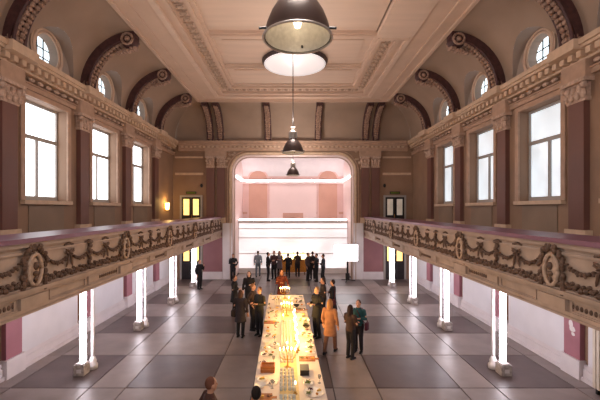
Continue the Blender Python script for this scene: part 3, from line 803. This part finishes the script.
# candles
PTS = []
def flame_bits(o, x, y, z, s=1.0):
    MB().lathe([(.002, 0), (.011*s, .014*s), (.013*s, .028*s), (.006*s, .05*s), (.001, .066*s)], (x, y, z), 8).build('flame', 'flame', o, smooth=True)
def candle(u, y, h, lab, r=.017, holder=True, group=None, z=T0):
    x, yw = tp(u, y)
    o = empty('candle', (x, yw, z), lab, 'candle', group)
    hz = 0
    if holder:
        MB().lathe([(.045, 0), (.048, .008), (.02, .015), (.022, .05), (.012, .05)], (x, yw, z), 12).build('holder', 'brass', o, smooth=True); hz = .04
    MB().lathe([(r, hz), (r, hz + h), (r*.6, hz + h)], (x, yw, z), 10).build('wax', 'wax', o, smooth=True)
    flame_bits(o, x, yw, z + hz + h)
    return o
def candelabrum(u, y, lab, arms=5):
    x, yw = tp(u, y); z = T0
    o = empty('candelabrum', (x, yw, z), lab, 'candelabrum', 'candelabra on the banquet table')
    MB().lathe([(.08, 0), (.085, .012), (.03, .03), (.018, .08), (.014, .25), (.02, .27)], (x, yw, z), 12).build('stem', 'brass', o, smooth=True)
    for k in range(arms):
        dx = (k - (arms - 1)/2)*.09; zz = z + .3 - abs(dx)*.2
        MB().tube([(x, yw, z + .2), (x + dx*.6, yw, z + .19), (x + dx, yw, zz)], .009, 6).build('arm', 'brass', o)
        c = MB().lathe([(.012, 0), (.012, .14)], (x + dx, yw, zz), 8).build('candle', 'wax', o, smooth=True)
        MB().lathe([(.002, 0), (.013, .016), (.015, .03), (.007, .055), (.001, .07)], (x + dx, yw, zz + .14), 8).build('flame', 'flame', c, smooth=True)
    PTS.append((x, yw, z + .5))
candelabrum(-.02, 8.5, 'brass candelabrum with lit candles nearest the camera')
candelabrum(0, 12.6, 'brass candelabrum with lit candles among the far glasses')
candelabrum(-.05, 15.1, 'brass candelabrum with lit candles at the far table end')
for k in range(26):
    candle(.23 + .05*(k % 2), 9.4 + .13*k, .1 + .05*((k*7) % 3), '%s lit candle from the camera in the bright row beside the runner' % ORDN[k], group='row of candles beside the runner', z=TC)
PTS += [tp(.27, 9.9) + (1.05,), tp(.27, 11.0) + (1.05,), tp(.27, 12.1) + (1.05,)]
for k, (u, y) in enumerate(((-.02, 9.48), (.1, 14.3), (-.1, 13.6), (.12, 7.3), (-.12, 11.95))):
    candle(u, y, .16, ['lit candle in the gap between tumblers at the table middle', 'lit candle near the far end, right of the runner centre', 'lit candle between the two farther candelabra', 'lit candle closest to the camera on the runner', 'lit candle at the far end of the tumbler rows'][k])
for i, p in enumerate(PTS):
    l = bpy.data.lights.new('candle_light', 'POINT'); l.energy = CANDLE_W*10; l.color = (1, .56, .17); l.shadow_soft_size = .15
    o = bpy.data.objects.new('candle_light', l); COL.objects.link(o); o.location = (p[0], p[1], p[2] + .12)
# food, crockery
plate = MB().lathe([(.06, 0), (.085, .004), (.13, .018), (.132, .021), (.085, .008), (.002, .007)], (0, 0, 0), 20).mesh('plate', 'china', smooth=True)
bowl = MB().lathe([(.05, 0), (.055, .01), (.1, .05), (.12, .08), (.115, .08), (.09, .045), (.002, .015)], (0, 0, 0), 18)
bowl_w = bowl.mesh('bowl', 'china', smooth=True); bowl_d = bowl.mesh('bowl', 'dark_china', smooth=True)
wg = MB().lathe([(.034, 0), (.035, .003), (.005, .008), (.004, .08), (.02, .095), (.036, .13), (.034, .17), (.031, .17), (.033, .13), (.003, .1)], (0, 0, 0), 12).mesh('wine_glass', 'wine_glass_mat', smooth=True)
roll = MB().ell((0, 0, .034), (.055, .04, .032), 10, 6).mesh('bread_roll', 'bread', smooth=True)
wedge = MB().prism([(-.07, -.01), (.07, -.04), (.07, .04)], lambda a, b, d: (a, b, d), 0, .05).mesh('cheese_wedge', 'cheese')
gr = MB()
for k in range(26): gr.ell((random.gauss(0, .045), random.gauss(0, .035), .014 + random.random()*.03), .014, 6, 4)
grape = gr.mesh('grapes', 'berry', smooth=True)
gl = MB()
for k in range(30):
    a = random.uniform(0, 6.28); r = random.uniform(0, .09)
    gl.ell((r*math.cos(a), r*math.sin(a), .015 + random.random()*.04), (.03, .014, .008), 6, 4, Matrix.Rotation(a, 3, 'Z'))
leafy = gl.mesh('salad', 'greens')
brd = MB().box(-.2, .2, -.14, .14, 0, .02).box(.2, .3, -.03, .03, 0, .02).mesh('serving_board', 'board')
tray = MB().lathe([(.2, 0), (.23, .004), (.25, .02), (.252, .02), (.23, .009), (.002, .006)], (0, 0, 0), 24).mesh('round_platter', 'china', smooth=True)
spots = [(-.55, 7.15, 'board'), (-.48, 8.35, 'crate'), (-.5, 9.3, 'tray'), (-.48, 10.6, 'tray'), (-.56, 11.9, 'board'), (-.45, 13.1, 'tray'),
         (.5, 7.35, 'tray'), (.47, 9.0, 'board'), (.55, 10.7, 'tray'), (.55, 12.1, 'tray'), (.5, 13.4, 'board'), (.5, 14.6, 'tray'), (-.42, 14.9, 'tray')]
spots.sort(key=lambda q: q[1])
cnt = {}
def nth(key):
    cnt[key] = cnt.get(key, 0) + 1; return ORDN[cnt[key] - 1]
for i, (u, y, kd) in enumerate(spots):
    sd = 'left' if u < 0 else 'right'
    nw = {'tray': 'platter', 'board': 'board', 'crate': 'crate'}[kd]
    wv = "%s %s from the camera, table's %s side" % (nth((kd, sd)), nw, sd)
    if kd == 'tray':
        put(tray, 'round_platter', u, y, TC, 'round white food platter, the ' + wv, 'platter', 'platters on the banquet table', sc=(.85, .85, 1)); zt = TC + .0095
    elif kd == 'board':
        put(brd, 'serving_board', u, y, TC, 'wooden serving board, the ' + wv, 'board', 'boards on the banquet table', rz=0); zt = TC + .0205
    else:
        c = empty('wooden_crate', tp(u, y) + (TC,), 'small orange wooden crate on the left side of the banquet table', 'crate')
        x, q = tp(u, y)
        MB().box(x - .16, x + .16, q - .12, q + .12, TC, TC + .015).build('bottom', 'board', c)
        for a in (-1, 1):
            for zz in (0, 1):
                MB().box(x - .16, x + .16, q + a*.12 - .008, q + a*.12 + .008, TC + .015 + .07*zz, TC + .075 + .07*zz).build('slat', 'board', c)
                MB().box(x + a*.152 - .008, x + a*.152 + .008, q - .112, q + .112, TC + .015 + .07*zz, TC + .075 + .07*zz).build('slat', 'board', c)
        zt = TC + .0155
    items = [(roll, 'bread_roll', 'bread roll'), (wedge, 'cheese_wedge', 'cheese wedge'), (grape, 'grapes', 'bunch of dark grapes'), (leafy, 'salad', 'heap of salad leaves')]
    n = {'tray': 4, 'board': 3, 'crate': 2}[kd]
    for k in range(n):
        me, nm, ds = items[(k + i) % 4 if kd != 'crate' else k]
        if kd == 'tray': a = 2*math.pi*k/n + .5; du, dy, sc_ = .115*math.cos(a), .115*math.sin(a), .66
        elif kd == 'board': a = 0; du, dy, sc_ = -.14 + .14*k, 0, .6
        else: a = 0; du, dy, sc_ = -.07 + .1*k, 0, .55
        put(me, nm, u + du, y + dy, zt, '%s on the %s' % (ds, wv) if kd != 'crate' else '%s inside the small orange wooden crate' % ds, nm.replace('_', ' ').split()[0], 'food on the banquet table', rz=a, sc=(sc_,)*3)
k = 0
big = [(u, y) for u, y, _ in spots] + [(.36, 8.25), (-.3, 14.15), (-.42, 14.15)]
taken = []
RN = {-.64: 'outer left', -.36: 'inner left', .4: 'inner right', .64: 'outer right'}
for y10 in range(130, 310):
    for u in RN:
        y = y10/20 + random.uniform(-.02, .02); uu = u + random.uniform(-.015, .015)
        small = (k % 3 == 2)
        rr = .05 if small else .14
        if any(abs(uu - a) < .23 + rr and abs(y - b) < .23 + rr for a, b in big) or any(math.hypot(uu - a, y - b) < c + rr for a, b, c in taken): continue
        if abs(uu) + rr > .74 and not small: uu = math.copysign(.6, uu)
        if any(math.hypot(uu - a, y - b) < c + rr for a, b, c in taken): continue
        if .2 < uu < .3 + .05 + rr and 9.2 < y < 12.95: continue
        if -.3 < uu - rr < .22 and uu < 0 and uu + rr > -.21: continue
        if 0 < uu and uu - rr < .21: continue
        k += 1; taken.append((uu, y, rr))
        if small: put(wg, 'wine_glass', uu, y, TC, 'stemmed wine glass, %s from the camera in the %s row' % (nth(('g', u)), RN[u]), 'glass', 'wine glasses on the banquet table')
        elif k % 7 == 1:
            c_ = 'dark' if k % 2 else 'white'
            put(bowl_d if k % 2 else bowl_w, 'bowl', uu, y, TC, '%s bowl, %s from the camera in the %s row on the table' % (c_, nth((c_, u)), RN[u]), 'bowl', 'bowls on the banquet table')
        else:
            o_ = nth(('p', u))
            put(plate, 'plate', uu, y, TC, 'white plate, %s from the camera in the %s row on the table' % (o_, RN[u]), 'plate', 'plates on the banquet table')
            me, nm, ds = items[k % 4]
            put(me, nm, uu, y, TC + .0085, '%s on the %s plate from the camera, %s row' % (ds, o_, RN[u]), nm.replace('_', ' ').split()[0], 'food on the banquet table', rz=k, sc=(.8,)*3)
bx = empty('black_box', tp(.36, 8.25) + (TC,), 'black box of cutlery right of the nearest candelabrum', 'box')
x, q = tp(.36, 8.25)
MB().box(x - .1, x + .1, q - .16, q + .16, TC, TC + .1).build('body', 'black', bx); MB().box(x - .105, x + .105, q - .165, q + .165, TC + .1, TC + .125).build('lid', 'black', bx)
for k in range(4):
    u, y = -.42 + .075*k, 14.15
    b = empty('bottle', tp(u, y) + (TC,), 'pale bottle at the far left table end, %s from the left of four' % ['first', 'second', 'third', 'fourth'][k], 'bottle', 'pale bottles at the far end')
    MB().lathe([(.032, 0), (.033, .01), (.033, .17), (.014, .22), (.012, .28)], tp(u, y) + (TC,), 12).build('bottle_body', 'bottle_white', b, smooth=True)
    MB().lathe([(.014, .28), (.014, .3)], tp(u, y) + (TC,), 10).build('cap', 'black', b)
fv = empty('flower_vase', tp(-.08, 13.0) + (T0,), 'vase of yellow-green flowers on the runner before the far candelabrum', 'vase')
MB().lathe([(.04, 0), (.05, .05), (.03, .13), (.035, .15)], tp(-.08, 13.0) + (T0,), 12).build('vase', 'china', fv, smooth=True)
x, q = tp(-.08, 13.0)
for k in range(24):
    a = random.uniform(0, 6.28); r = random.uniform(.02, .12); zz = T0 + .2 + random.uniform(0, .14)
    st_ = MB().tube([(x, q, T0 + .12), (x + r*math.cos(a), q + r*math.sin(a), zz)], .004, 4).build('stem', 'greens', fv); MB().ell((x + r*math.cos(a), q + r*math.sin(a), zz), .026, 6, 4).build('bloom', 'cheese', st_)
# bar table at the back with lanterns
bb = empty('bar_table', (0.0, 24.77, 0), 'small cloth-covered bar table before the glowing screen', 'table')
MB().box(-.9, .9, 24.55, 24.98, .98, 1.03).build('tabletop', 'wood', bb)
for x in (-.8, .8):
    for y in (24.62, 24.9): MB().box(x - .03, x + .03, y - .03, y + .03, 0, .98).build('leg', 'wood', bb)
MB().box(-.9, .9, 24.53, 24.55, .2, 1.0).build('front_panel', 'bread', bb)
for k, x in enumerate((-.62, .05, .68)):
    ln = empty('lantern', (x, 24.77, 1.03), '%s glowing yellow lantern on the bar table' % ['left', 'middle', 'right'][k], 'lantern')
    MB().box(x - .12, x + .12, 24.65, 24.89, 1.03, 1.06).build('base', 'black', ln)
    MB().lathe([(.1, 1.06), (.11, 1.1), (.11, 1.38), (.08, 1.42)], (x, 24.77, 0), 12).build('glass_shade', 'lantern_glow', ln, smooth=True)
    MB().lathe([(.09, 1.42), (.03, 1.5), (.01, 1.52)], (x, 24.77, 0), 12).build('lid', 'black', ln)

# ------------------------------------------------------------------ people
PENDING = []
def remesh(mb, name, m, parent, voxel):
    me = mb.mesh(name, m); o = bpy.data.objects.new(name + '_tmp', me); COL.objects.link(o)
    md = o.modifiers.new('r', 'REMESH'); md.mode = 'VOXEL'; md.voxel_size = voxel; md.use_smooth_shade = True
    PENDING.append((o, name, m, parent))
def flush():
    dg = bpy.context.evaluated_depsgraph_get(); dg.update()
    out = []
    for o, name, m, parent in PENDING:
        out.append(bpy.data.meshes.new_from_object(o.evaluated_get(dg)))
    for (o, name, m, parent), me in zip(PENDING, out):
        old = o.data; bpy.data.objects.remove(o); bpy.data.meshes.remove(old); me.name = name
        me.materials.clear(); me.materials.append(M[m])
        n = bpy.data.objects.new(name, me); COL.objects.link(n); n.parent = parent
    PENDING.clear()
def hring(c, rx, ry, n=16): return [(c[0] + rx*math.cos(2*math.pi*k/n), c[1] + ry*math.sin(2*math.pi*k/n), c[2]) for k in range(n)]
ARMS = {'down': ((.25, .03, 1.14), (.26, -.05, .90)), 'hold': ((.25, .02, 1.14), (.12, -.25, 1.2)), 'fold': ((.25, -.03, 1.14), (-.02, -.2, 1.16)),
        'pocket': ((.30, .07, 1.16), (.2, -.06, .97)), 'phone': ((.22, -.1, 1.16), (.09, -.25, 1.4)), 'reach': ((.24, -.16, 1.2), (.18, -.42, 1.12)), 'back': ((.26, .14, 1.15), (.24, .2, .92))}
CLO = {}
def cmat(hexc):
    k = 'fabric_' + hexc
    if k not in M: mat(k, hexc, .8, var=.15, scale=9, bump=.1, bscale=60)
    return k
def smat(hexc):
    k = 'skin_' + hexc
    if k not in M: mat(k, hexc, .5, var=.05, scale=8)
    return k
def person(x, y, h, rot, label, top='1E1A1E', bottom='17151A', hair='2A1A14', arms=('down', 'down'), coat=0, longhair=0, stride=0.0, skin='C99478', lean=0, bag=None, scarf=None, look=0, cup=False, group=None):
    p = empty('person', (x, y, 0), label, 'person', group)
    sx = {1: arms[0], -1: arms[1]}
    b = MB(); t = MB(); tr = MB(); shoes = []; hr = MB()
    hips = {}
    ln = lambda z: -lean*max(0, z - .95)                      # forward lean offset in y
    # ---- body: head, neck, trunk
    Rz = Matrix.Rotation(look, 3, 'Z'); hc = Vector((0, ln(1.63) - .012, 1.63))
    def H(v): return hc + Rz @ Vector(v)
    b.ell(hc, (.074, .092, .118), 16, 12, Rz); b.ell(H((0, -.035, -.06)), (.055, .055, .06), 12, 8, Rz)
    b.ell(H((0, -.097, -.018)), (.014, .02, .026), 8, 6, Rz)
    for e in (-1, 1): b.ell(H((e*.076, .0, -.01)), (.012, .022, .032), 8, 6, Rz)
    b.tube([(0, ln(1.44) + .015, 1.42), H((0, .012, -.08))], [.06, .052], 12)
    b.loft([hring((0, ln(z) + oy, z), rx, ry) for z, rx, ry, oy in ((.86, .13, .1, .0), (.95, .155, .11, 0), (1.08, .13, .095, 0), (1.25, .15, .1, 0), (1.36, .165, .1, .01), (1.43, .13, .075, .015), (1.47, .06, .05, .015))])
    # ---- arms with hands
    for e in (1, -1):
        el, wr = ARMS[sx[e]]; S = Vector((e*.178, ln(1.41) + .01, 1.405)); E = Vector((e*el[0], el[1] + ln(el[2]), el[2])); W = Vector((e*wr[0], wr[1] + ln(wr[2]), wr[2]))
        b.tube([S, (S + E)/2, E, (E + W)/2, W], [.05, .046, .038, .037, .026], 10)
        t.tube([S + Vector((-e*.03, 0, .005)), S, (S + E)/2, E, (E + W)/2, W - (W - E)*.08], [.07, .074, .066, .058, .054, .046], 12)
        d = (W - E).normalized(); side = d.cross(Vector((0, 0, 1)));
        if side.length < .3: side = d.cross(Vector((0, 1, 0)))
        side.normalize(); nrm = side.cross(d).normalized()
        pc = W + d*.05
        b.tube([W - d*.01, W + d*.03, W + d*.075, W + d*.09], [.024, .03, .034, .026], 10, flat=.62)
        for k, lnn in enumerate((.066, .078, .073, .056)):
            o0 = W + d*.08 + side*(k - 1.5)*.018
            b.tube([o0, o0 + d*lnn*.5 - nrm*.004, o0 + d*lnn*.85 - nrm*.02, o0 + d*lnn - nrm*.034], [.0105, .0098, .009, .008], 6)
        b.tube([W + d*.025 + side*.024*-1, W + d*.05 - side*.046, W + d*.085 - side*.052 - nrm*.012], [.014, .012, .009], 6)
        if cup and e == 1:
            cpos = W + d*.11 - nrm*.03
            PCUP.append((p, cpos.copy()))
    # ---- legs
    for e in (1, -1):
        fy = e*stride; hp = Vector((e*.085, ln(.95), .92)); an = Vector((e*.095, fy*1.0 + .02, .085)); kn = (hp + an)/2 + Vector((e*.005, -.035 - abs(stride)*.12, .01))
        b.tube([hp, (hp + kn)/2, kn, (kn*.6 + an*.4), an], [.078, .07, .05, .05, .034], 10)
        b.tube([an + Vector((0, .03, -.045)), an + Vector((0, -.05, -.05)), an + Vector((0, -.14, -.06))], [.034, .034, .022], 8)
        tr.tube([hp + Vector((0, 0, .06)), hp, (hp + kn)/2, kn, (kn*.5 + an*.5), an + Vector((0, 0, -.01))], [.1, .104, .092, .074, .068, .06], 12)
        sh = MB()
        sh.tube([an + Vector((0, .055, -.045)), an + Vector((0, .02, -.035)), an + Vector((0, -.06, -.045)), an + Vector((0, -.13, -.055)), an + Vector((0, -.165, -.06))], [.03, .043, .042, .036, .018], 10)
        sh.box(an.x - .037, an.x + .037, an.y - .17, an.y + .07, 0, .03)
        shoes.append(sh)
    tr.loft([hring((0, ln(z), z), rx, ry) for z, rx, ry in ((.84, .15, .115), (.93, .175, .13), (1.02, .165, .122), (1.08, .15, .112))])
    # ---- jacket or coat
    lo = [(.9, .182, .135), (1.0, .178, .132)]
    if coat: lo = [(.92 - coat, .21 + .06*coat, .17 + .06*coat), (.92 - coat*.5, .2, .155), (.95, .185, .138), (1.02, .178, .13)]
    t.loft([hring((0, ln(max(z, .95)) + oy, z), rx, ry) for z, rx, ry, oy in [q + (0,) for q in lo] + [(1.1, .158, .118, 0), (1.25, .178, .122, 0), (1.36, .19, .12, .01), (1.42, .165, .098, .015), (1.465, .09, .075, .015), (1.5, .075, .068, .015)]])
    # ---- hair
    hr.ell(H((0, .022, .022)), (.083, .092, .112), 14, 10, Rz)
    if longhair:
        hr.tube([H((0, .05, .02)), H((0, .075, -.08)), H((0, .085, -.1 - longhair*.5)), H((0, .08, -.1 - longhair))], [.085, .085, .075, .035], 12, flat=.75)
        for e in (-1, 1): hr.tube([H((e*.06, .01, .05)), H((e*.078, .01, -.05)), H((e*.075, .0, -.1 - longhair*.6))], [.03, .03, .02], 8)
    K = Matrix.Scale(h/1.75, 4)
    for mb in (b, t, tr, hr, *shoes): mb.v = [tuple(K @ Vector(q)) for q in mb.v]
    remesh(b, 'body', smat(skin), p, .0115)
    remesh(t, 'coat' if coat else 'jacket', cmat(top), p, .02)
    remesh(tr, 'trousers', cmat(bottom), p, .02)
    for q in shoes: remesh(q, 'shoe', cmat('141214'), p, .016)
    remesh(hr, 'hair', cmat(hair), p, .016)
    def child(mb, name, m):
        mb.v = [tuple(K @ Vector(q)) for q in mb.v]; o = bpy.data.objects.new(name, mb.mesh(name, m, smooth=True)); COL.objects.link(o); o.parent = p; return o
    for e in (-1, 1): child(MB().ell(H((e*.03, -.083, .01)), (.012, .008, .008), 8, 5, Rz), 'eye', 'eye')
    child(MB().ell(H((0, -.089, -.062)), (.022, .008, .008), 8, 5, Rz), 'lips', 'lips')
    if scarf:
        rg = [(.085*math.cos(2*math.pi*k/16), ln(1.47) + .01 + .085*math.sin(2*math.pi*k/16), 1.475 + .015*math.sin(2*math.pi*k/16)) for k in range(17)]
        child(MB().tube(rg, .035, 8), 'scarf', cmat(scarf))
    if bag:
        m1 = MB().loft([hring((.27, .04, z), rx, ry) for z, rx, ry in ((.78, .05, .12), (.8, .07, .15), (.98, .065, .15), (1.02, .04, .13))])
        o = child(m1, 'shoulder_bag', cmat(bag))
        child(MB().tube([(.27, .12, 1.0), (.2, .14, 1.3), (.08, .1, 1.47), (-.02, -.1, 1.42), (.14, -.16, 1.2), (.26, -.06, 1.0)], .014, 6), 'bag_strap', cmat(bag))
    p.rotation_euler = (0, 0, rot)
    return p
PCUP = []
def at(px, fy): 
    Y = CH*F/(fy - PY + .0); return ((px - PX)/F*Y, Y)
# rot 0 faces the camera (-y); 90 faces +x; 180 faces the stage
PEOPLE = [
 # px, feet py, height, rot, dict
 (233, 280.5, 1.68, 10, dict(label='person in dark clothes standing alone beside the left stage pier', top='16151A', arms=('pocket', 'fold'))),
 (234.5, 316, 1.72, 80, dict(label='person in a black coat at the left back of the standing group', top='19171C', coat=.3, arms=('fold', 'fold'))),
 (249, 311, 1.76, 0, dict(label='person with long dark hair facing the camera behind the standing group', top='1A1518', hair='241612', longhair=.2, arms=('hold', 'down'), skin='D8A88E')),
 (240.5, 337, 1.66, 165, dict(label='person in a grey-brown coat seen from behind, front of the left group', top='2B2328', hair='4A2E22', coat=.35, longhair=.08, arms=('hold', 'down'), bag='241C1E')),
 (253, 330, 1.72, 70, dict(label='fair-haired person in a brown jacket in the left group, turned to the table', top='3A2A24', hair='9A6A40', arms=('hold', 'pocket'), skin='D9A080', cup=True)),
 (259.6, 335.5, 1.73, -40, dict(label='person in a dark green jacket nearest the left table edge', top='27261F', hair='6A4630', arms=('hold', 'hold'), skin='DDA27C')),
 (258, 276.5, 1.72, 180, dict(label='person in pale blue-grey clothes walking before the bright screen', top='8A93A0', bottom='6E7480', hair='5C4A40', stride=.2)),
 (268, 281, 1.8, 90, dict(label='tall person in black left of the bar table', top='131216', arms=('hold', 'pocket'))),
 (274, 279, 1.82, -20, dict(label='person in a brown jacket among those left of the bar table', top='4A3030', hair='5A3A2A', arms=('hold', 'down'))),
 (279.5, 277.5, 1.74, 30, dict(label='person in a grey coat beside the bar table, left of the lanterns', top='6B5F66', coat=.3, hair='3A2620', longhair=.15, arms=('hold', 'hold'))),
 (288, 278, 1.6, 200, dict(label='shorter person in black facing the bar table', top='1C1A1C', arms=('reach', 'down'))),
 (297.5, 276.8, 1.68, 185, dict(label='person in a dark brown jumper ordering at the bar table', top='33231F', arms=('reach', 'hold'))),
 (308, 280.5, 1.75, 60, dict(label='leftmost person of the group right of the bar table, grey jacket', top='45393D', hair='4A3024', arms=('hold', 'down'))),
 (312.6, 279.5, 1.8, 170, dict(label='person in black seen from behind, second from left right of the bar', top='1A181C', arms=('pocket', 'pocket'))),
 (316.5, 281.5, 1.74, -70, dict(label='person in a navy jacket in the middle of the group right of the bar', top='1D2028', arms=('hold', 'pocket'))),
 (323.2, 283.5, 1.78, -100, dict(label='person in dark blue at the right end of the far group', top='1E242C', arms=('fold', 'fold'), stride=.1)),
 (281.5, 307.5, 1.72, 20, dict(label='person in a rust brown coat behind the far table end', top='6A2E18', hair='5A2E1A', coat=.3, longhair=.15, arms=('reach', 'hold'), skin='D99A6C')),
 (317, 337.5, 1.78, -50, dict(label='blond person in black holding a drink at the right table edge', top='151316', hair='A07A50', arms=('hold', 'hold'), skin='E0AC88', cup=True, coat=.2)),
 (323, 322.5, 1.78, -80, dict(label='person in dark brown behind the blond person at the table', top='2E2320', hair='3A241A', arms=('hold', 'pocket'))),
 (332.8, 322.5, 1.7, -110, dict(label='person in a long black coat with a maroon bag right of the table', top='191619', bottom='221C20', coat=.4, hair='2A1A16', arms=('down', 'hold'), bag='4A1E26')),
 (330, 352.5, 1.68, 150, dict(label='person in an orange-tan coat walking beside the right table edge', top='99694A', bottom='6C4A3C', hair='B07A48', coat=.35, longhair=.15, stride=.22, skin='D9A080')),
 (350.5, 358.5, 1.62, 130, dict(label='long-haired person in a brown jacket talking in the right foreground pair', top='3A2722', bottom='1A171B', hair='2A1812', longhair=.28, arms=('fold', 'fold'))),
 (358.5, 352, 1.64, -30, dict(label='person in a teal jacket in the right foreground pair', top='1F4A4C', bottom='20191F', hair='5A3C30', arms=('hold', 'down'), bag='4A1626')),
 (199.5, 289.2, 1.66, 60, dict(label='person in black by the lower left door next to the last tube light', top='17151A', arms=('phone', 'down'))),
]
for px, fy, h, rot, kw in PEOPLE:
    x, y = at(px, fy); person(x, y, h, R(rot), **kw)
person(-.58, 5.68, 1.7, R(180), label='dark-haired person at the near table end, only the head in view', top='1C181A', hair='1C120E', arms=('reach', 'hold'))
person(-1.36, 5.95, 1.72, R(120), label='person in a brown jacket at the bottom edge left of the table', top='4A2E26', hair='6A4030', stride=.2, arms=('back', 'hold'))
flush()
for p, c in PCUP:
    k = p.matrix_world if False else Matrix.Translation(p.location) @ Matrix.Rotation(p.rotation_euler.z, 4, 'Z')
    wpos = k @ c
    o = bpy.data.objects.new('drinking_glass', gm); COL.objects.link(o); o.location = wpos - Vector((0, 0, .045))
    tag(o, 'small glass held by the fair-haired person in brown, left group' if p.location.x < 0 else 'small glass held by the blond person at the right table edge', 'glass')
